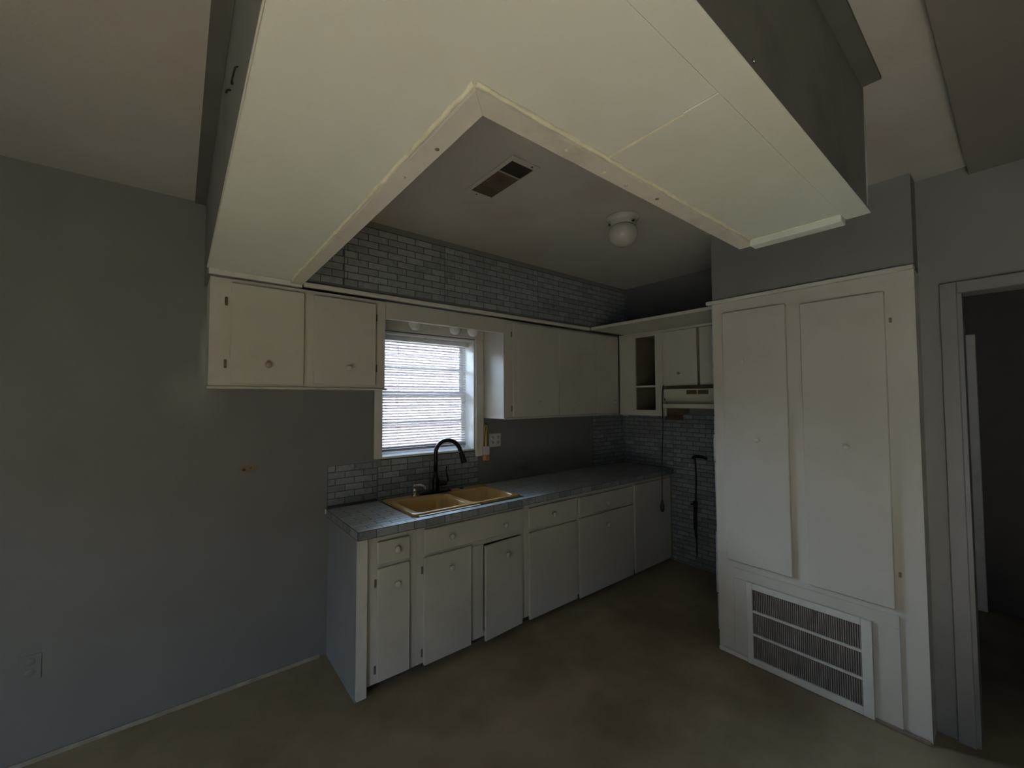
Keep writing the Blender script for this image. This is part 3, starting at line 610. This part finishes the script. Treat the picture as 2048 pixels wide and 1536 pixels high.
while y < G1-.035: bx(fb, XP-.014, XP-.004, y, y+.0042, .044, GZ-.035); y += .0098
tag(obj('fins', fb, m_fin, g), 'thin vertical grille fins', kind='stuff')
obj('filter', B(XP-.0035, XP+.004, G0+.044, G1-.033, .044, GZ-.035), m_toe, g)
m_roll = mat('curled_paper_edge', (.36, .39, .43), .5, var=.2, scale=20)
zz = .12
while zz < 2.12:
    hgt = random.uniform(.10, .26); wd = random.uniform(.005, .014)
    obj('paper_edge', B(XP+.001, XP+.006, YP1+.0005, YP1+wd, zz, zz+hgt-.006, bev=.001), m_roll, p); zz += hgt
tag(obj('pin', Bs([(XP-.024, XP-.0192, -1.748, -1.728, 1.842, 1.848), (XP-.024, XP-.0192, -1.738, -1.733, 1.83, 1.858)]), m_jamb, p), 'small bright paint chip or pin')

# ------------------------------------------------------------------ hanging soffit
S0, S1, SI, SYI, SYO, SXE, SZ = -.675, -.245, -.245, -2.077, -2.509, 1.09, 2.272
sf = thing('hanging_soffit', 'L-shaped boxed soffit with pale painted underside hanging from the ceiling', 'soffit', (-.46, -1.4, SZ))
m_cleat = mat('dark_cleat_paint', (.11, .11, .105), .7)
def lbox(z0, z1, x0, x1, xe, yo, yi, yb):
    bm = bmesh.new(); prof = [(x0, yo), (xe, yo), (xe, yi), (x1, yi), (x1, yb), (x0, yb)]
    a = [bm.verts.new((x, y, z0)) for x, y in prof]; b = [bm.verts.new((x, y, z1)) for x, y in prof]
    for i in range(6): bm.faces.new((a[i], a[(i+1) % 6], b[(i+1) % 6], b[i]))
    bm.faces.new(a[::-1]); bm.faces.new(b); return bm
YSB = -.312
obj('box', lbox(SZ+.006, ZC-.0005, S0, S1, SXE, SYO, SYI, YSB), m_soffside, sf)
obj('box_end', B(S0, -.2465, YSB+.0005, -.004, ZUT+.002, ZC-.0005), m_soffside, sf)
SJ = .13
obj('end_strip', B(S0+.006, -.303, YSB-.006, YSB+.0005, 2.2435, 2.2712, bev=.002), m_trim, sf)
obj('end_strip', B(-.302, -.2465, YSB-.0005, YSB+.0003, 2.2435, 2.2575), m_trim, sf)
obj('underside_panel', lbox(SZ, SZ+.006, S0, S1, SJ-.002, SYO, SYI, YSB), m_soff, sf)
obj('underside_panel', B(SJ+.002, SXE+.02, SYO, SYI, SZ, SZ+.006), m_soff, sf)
obj('joint_strip', B(SJ-.004, SJ+.004, SYO+.07, SYI-.055, SZ-.0025, SZ-.0002, bev=.001), m_caulk, sf)
obj('joint_batten', B(SJ-.012, SJ+.012, SYO+.055, SYO+.15, SZ-.005, SZ-.0005, bev=.002), m_soff, sf)
TW = .056; TZ = SZ-.014
def mitre(pts, z0, z1):
    bm = bmesh.new(); a = [bm.verts.new((x, y, z0)) for x, y in pts]; b = [bm.verts.new((x, y, z1)) for x, y in pts]; n = len(pts)
    for i in range(n): bm.faces.new((a[i], a[(i+1) % n], b[(i+1) % n], b[i]))
    bm.faces.new(a[::-1]); bm.faces.new(b); bmesh.ops.bevel(bm, geom=bm.edges[:], offset=.0008, segments=1, affect='EDGES'); return bm
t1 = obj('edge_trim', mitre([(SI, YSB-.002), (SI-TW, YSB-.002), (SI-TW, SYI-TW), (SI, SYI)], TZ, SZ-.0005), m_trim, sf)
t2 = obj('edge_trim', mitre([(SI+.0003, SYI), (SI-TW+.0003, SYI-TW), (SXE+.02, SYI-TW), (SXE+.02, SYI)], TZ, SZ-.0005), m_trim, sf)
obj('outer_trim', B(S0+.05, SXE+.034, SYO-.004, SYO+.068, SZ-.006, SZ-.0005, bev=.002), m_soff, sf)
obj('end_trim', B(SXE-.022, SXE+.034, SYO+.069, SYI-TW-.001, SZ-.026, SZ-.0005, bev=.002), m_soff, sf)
obj('end_highlight', B(SXE-.028, SXE-.0225, SYO+.075, SYI-TW-.001, SZ-.006, SZ-.0005, bev=.002), m_caulk, sf)  # pale strip standing for light caught on the end trim's inner face
# hand-run caulk bead along the inner trims
def bead(p0, p1, n, r):
    p0, p1 = Vector(p0), Vector(p1); pts = []; rs = []
    for i in range(n+1):
        q = p0.lerp(p1, i/n); pts.append(q + Vector((random.uniform(-.002, .002), random.uniform(-.002, .002), 0))); rs.append(r*random.uniform(.8, 1.2))
    return tube(bmesh.new(), pts, rs, 6)
obj('caulk_bead', bead((SI-TW-.004, -.36, SZ-.003), (SI-TW-.004, SYI-TW, SZ-.001), 40, .006), m_caulk, sf)
obj('caulk_bead', bead((SI-TW-.004, SYI-TW-.004, SZ-.003), (SXE-.03, SYI-TW-.004, SZ-.001), 40, .006), m_caulk, sf)
for x, y in ((SI-.02, -1.90), (SI-.03, -1.72), (SI-.025, -1.45), (.0, SYI-.03), (.16, SYI-.022), (.27, SYI-.018), (.42, SYI-.03)):
    obj('nail_head', lathe(bmesh.new(), (x, y, TZ), (0, 0, -1), [(0, .006), (.0012, .0058), (.002, .001)], 10), random.choice((m_caulk, m_trim, m_in)), sf)
obj('left_edge_bead', B(S0-.002, S0+.0015, SYO, YSB, SZ-.002, SZ+.006, bev=.0008), m_trim, sf)
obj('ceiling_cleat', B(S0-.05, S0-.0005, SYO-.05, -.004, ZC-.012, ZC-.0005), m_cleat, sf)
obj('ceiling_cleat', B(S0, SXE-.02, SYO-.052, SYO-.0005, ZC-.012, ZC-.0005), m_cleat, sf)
obj('corner_bead', B(SXE-.006, SXE+.002, SYO-.003, SYO+.004, SZ+.01, ZC-.11, bev=.001), mat('metal_corner_bead', (.36, .40, .43), .4, metal=.3), sf)
obj('bent_nail', tube(bmesh.new(), [(S0, -1.655, 2.425), (S0-.006, -1.65, 2.424), (S0-.010, -1.622, 2.408), (S0-.009, -1.612, 2.403)], [.0016, .002, .002, .0035], 6), m_iron, sf)
obj('bent_nail', tube(bmesh.new(), [(S0, -1.458, 2.485), (S0-.008, -1.456, 2.483), (S0-.011, -1.450, 2.476)], .003, 6), m_iron, sf)
obj('screw', lathe(bmesh.new(), (.122, SYO-.0005, 2.295), (0, -1, 0), [(0, .006), (.003, .005), (.004, .001)], 10), m_chrome, sf)

# ------------------------------------------------------------------ ceiling fittings
v = thing('ceiling_register', 'rusty brown ceiling register with pale frame inside the soffit', 'air vent', (.455, -1.225, ZC))
vx0, vx1, vy0, vy1 = .372, .540, -1.428, -1.022
obj('frame', Bs([(vx0, vx0+.024, vy0, vy1, ZC-.006, ZC-.0003), (vx1-.012, vx1, vy0, vy1, ZC-.006, ZC-.0003), (vx0+.024, vx1-.012, vy0, vy0+.035, ZC-.006, ZC-.0003), (vx0+.024, vx1-.012, vy1-.03, vy1, ZC-.006, ZC-.0003)], bev=.0015), m_ceil, v)
gx0, gx1, gy0, gy1 = vx0+.024, vx1-.012, vy0+.035, vy1-.03
obj('duct_opening', B(gx0, gx1, gy0, gy0+.10, ZC-.0018, ZC-.0004), m_duct, v)
pl_ = obj('louvre_plate', B(gx0, gx1, gy0+.108, gy0+.262, ZC-.0035, ZC-.0004), m_reg, v)
pl2 = obj('louvre_plate', B(gx0, gx1, gy0+.268, gy1, ZC-.0025, ZC-.0004), m_reg, v)
obj('divider', B(gx0, gx1, gy0+.100, gy0+.107, ZC-.006, ZC-.0004), mat('pinkish_bar', (.34, .25, .19), .5), v)
obj('divider', B(gx0, gx1-.05, gy0+.262, gy0+.267, ZC-.005, ZC-.0004), m_brown, v)
for x, y in ((.50, vy0+.015), (.44, vy1-.015)): obj('screw', lathe(bmesh.new(), (x, y, ZC-.006), (0, 0, -1), [(0, .005), (.002, .004), (.0025, .001)], 10), m_black, v)
lx, ly = 1.305, -1.335
cl = thing('ceiling_light', 'unlit round white glass globe ceiling light', 'light', (lx, ly, ZC))
obj('canopy', lathe(bmesh.new(), (lx, ly, ZC-.0005), (0, 0, -1), [(0, .098), (.005, .098), (.009, .090), (.012, .076), (.03, .073), (.048, .074), (.052, .068)], 28), m_glob_shaded, cl)
obj('globe', lathe(bmesh.new(), (lx, ly, ZC-.100), (0, 0, -1), [(-.075*math.cos(math.radians(q)), max(.088*math.sin(math.radians(q)), .0005)) for q in range(48, 181, 12)], 28), m_glob_shaded, cl)
for a_ in (.4, 2.5, 4.6): obj('screw', lathe(bmesh.new(), (lx+.073*math.cos(a_), ly+.073*math.sin(a_), ZC-.044), (math.cos(a_), math.sin(a_), 0), [(0, .004), (.008, .004), (.010, .007), (.014, .006)], 8), m_iron, cl)

# ------------------------------------------------------------------ small wall fittings
o = thing('wall_outlet', 'white double outlet plate right of the window', 'outlet', (1.323, 0, 1.27))
obj('plate', B(1.262, 1.384, -.006, -.0005, 1.213, 1.325, bev=.002), m_plate, o)
for x in (1.293, 1.353):
    for z in (1.248, 1.290):
        r_ = obj('receptacle', lathe(bmesh.new(), (x, -.006, z), (0, -1, 0), [(0, .017), (.0015, .0165), (.002, .001)], 16), m_plate, o)
        for q in (-.006, .006): obj('slot', B(x+q-.0015, x+q+.0015, -.0092, -.0081, z-.002, z+.009), m_slot, r_)
        obj('ground_hole', B(x-.0025, x+.0025, -.0092, -.0081, z-.012, z-.006), m_slot, r_)
o = thing('wall_outlet', 'painted-over outlet low on the left wall', 'outlet', (-1.265, 0, .42))
obj('plate', B(-1.30, -1.23, -.0035, -.0005, .363, .477, bev=.0015), m_wall, o)
for z in (.445, .397): obj('receptacle', lathe(bmesh.new(), (-1.265, -.0035, z), (0, -1, 0), [(0, .017), (.0007, .0165), (.001, .001)], 16), m_wall, o)
o = thing('screw_hook', 'rusty screw in a brown stain on the left wall', 'screw', (-.47, 0, 1.215))
obj('head', lathe(bmesh.new(), (-.472, -.0005, 1.213), (0, -1, 0), [(0, .008), (.003, .007), (.005, .002)], 10), m_brown, o)
obj('shank', lathe(bmesh.new(), (-.44, -.0005, 1.221), (0, -1, 0), [(0, .004), (.010, .004), (.012, .002)], 8), m_brown, o)
tag(obj('wall_clip', B(-.030, -.022, -.012, -.0005, .885, .915, bev=.002), m_jamb), 'tiny white clip on the wall at the counter end', 'clip')
# hanging brush
b0 = Vector((1.210, -.030, 1.40))
br = thing('dish_brush', 'small dish brush hanging by a yellow loop beside the window', 'brush', (1.205, -.03, 1.11))
obj('hook', tube(bmesh.new(), [(1.215, -.0005, 1.415), (1.212, -.034, 1.405), (1.212, -.038, 1.413)], .003, 6), m_hinge, br)
lp = [b0+Vector((x, 0, z)) for x, z in ((0, 0), (.011, -.012), (.008, -.05), (.004, -.09), (.002, -.175), (-.003, -.175), (-.006, -.09), (-.012, -.05), (-.012, -.012), (0, 0))]
obj('loop', tube(bmesh.new(), smooth_path(lp, 4), .0032, 6), m_yel, br)
obj('holder', B(1.180, 1.240, -.044, -.016, 1.158, 1.228, bev=.006), m_brush, br)
for x0_, x1_ in ((1.181, 1.207), (1.213, 1.239)):
    obj('bristle_block', B(x0_, x1_, -.042, -.018, 1.112, 1.160, bev=.004), m_orange, br)
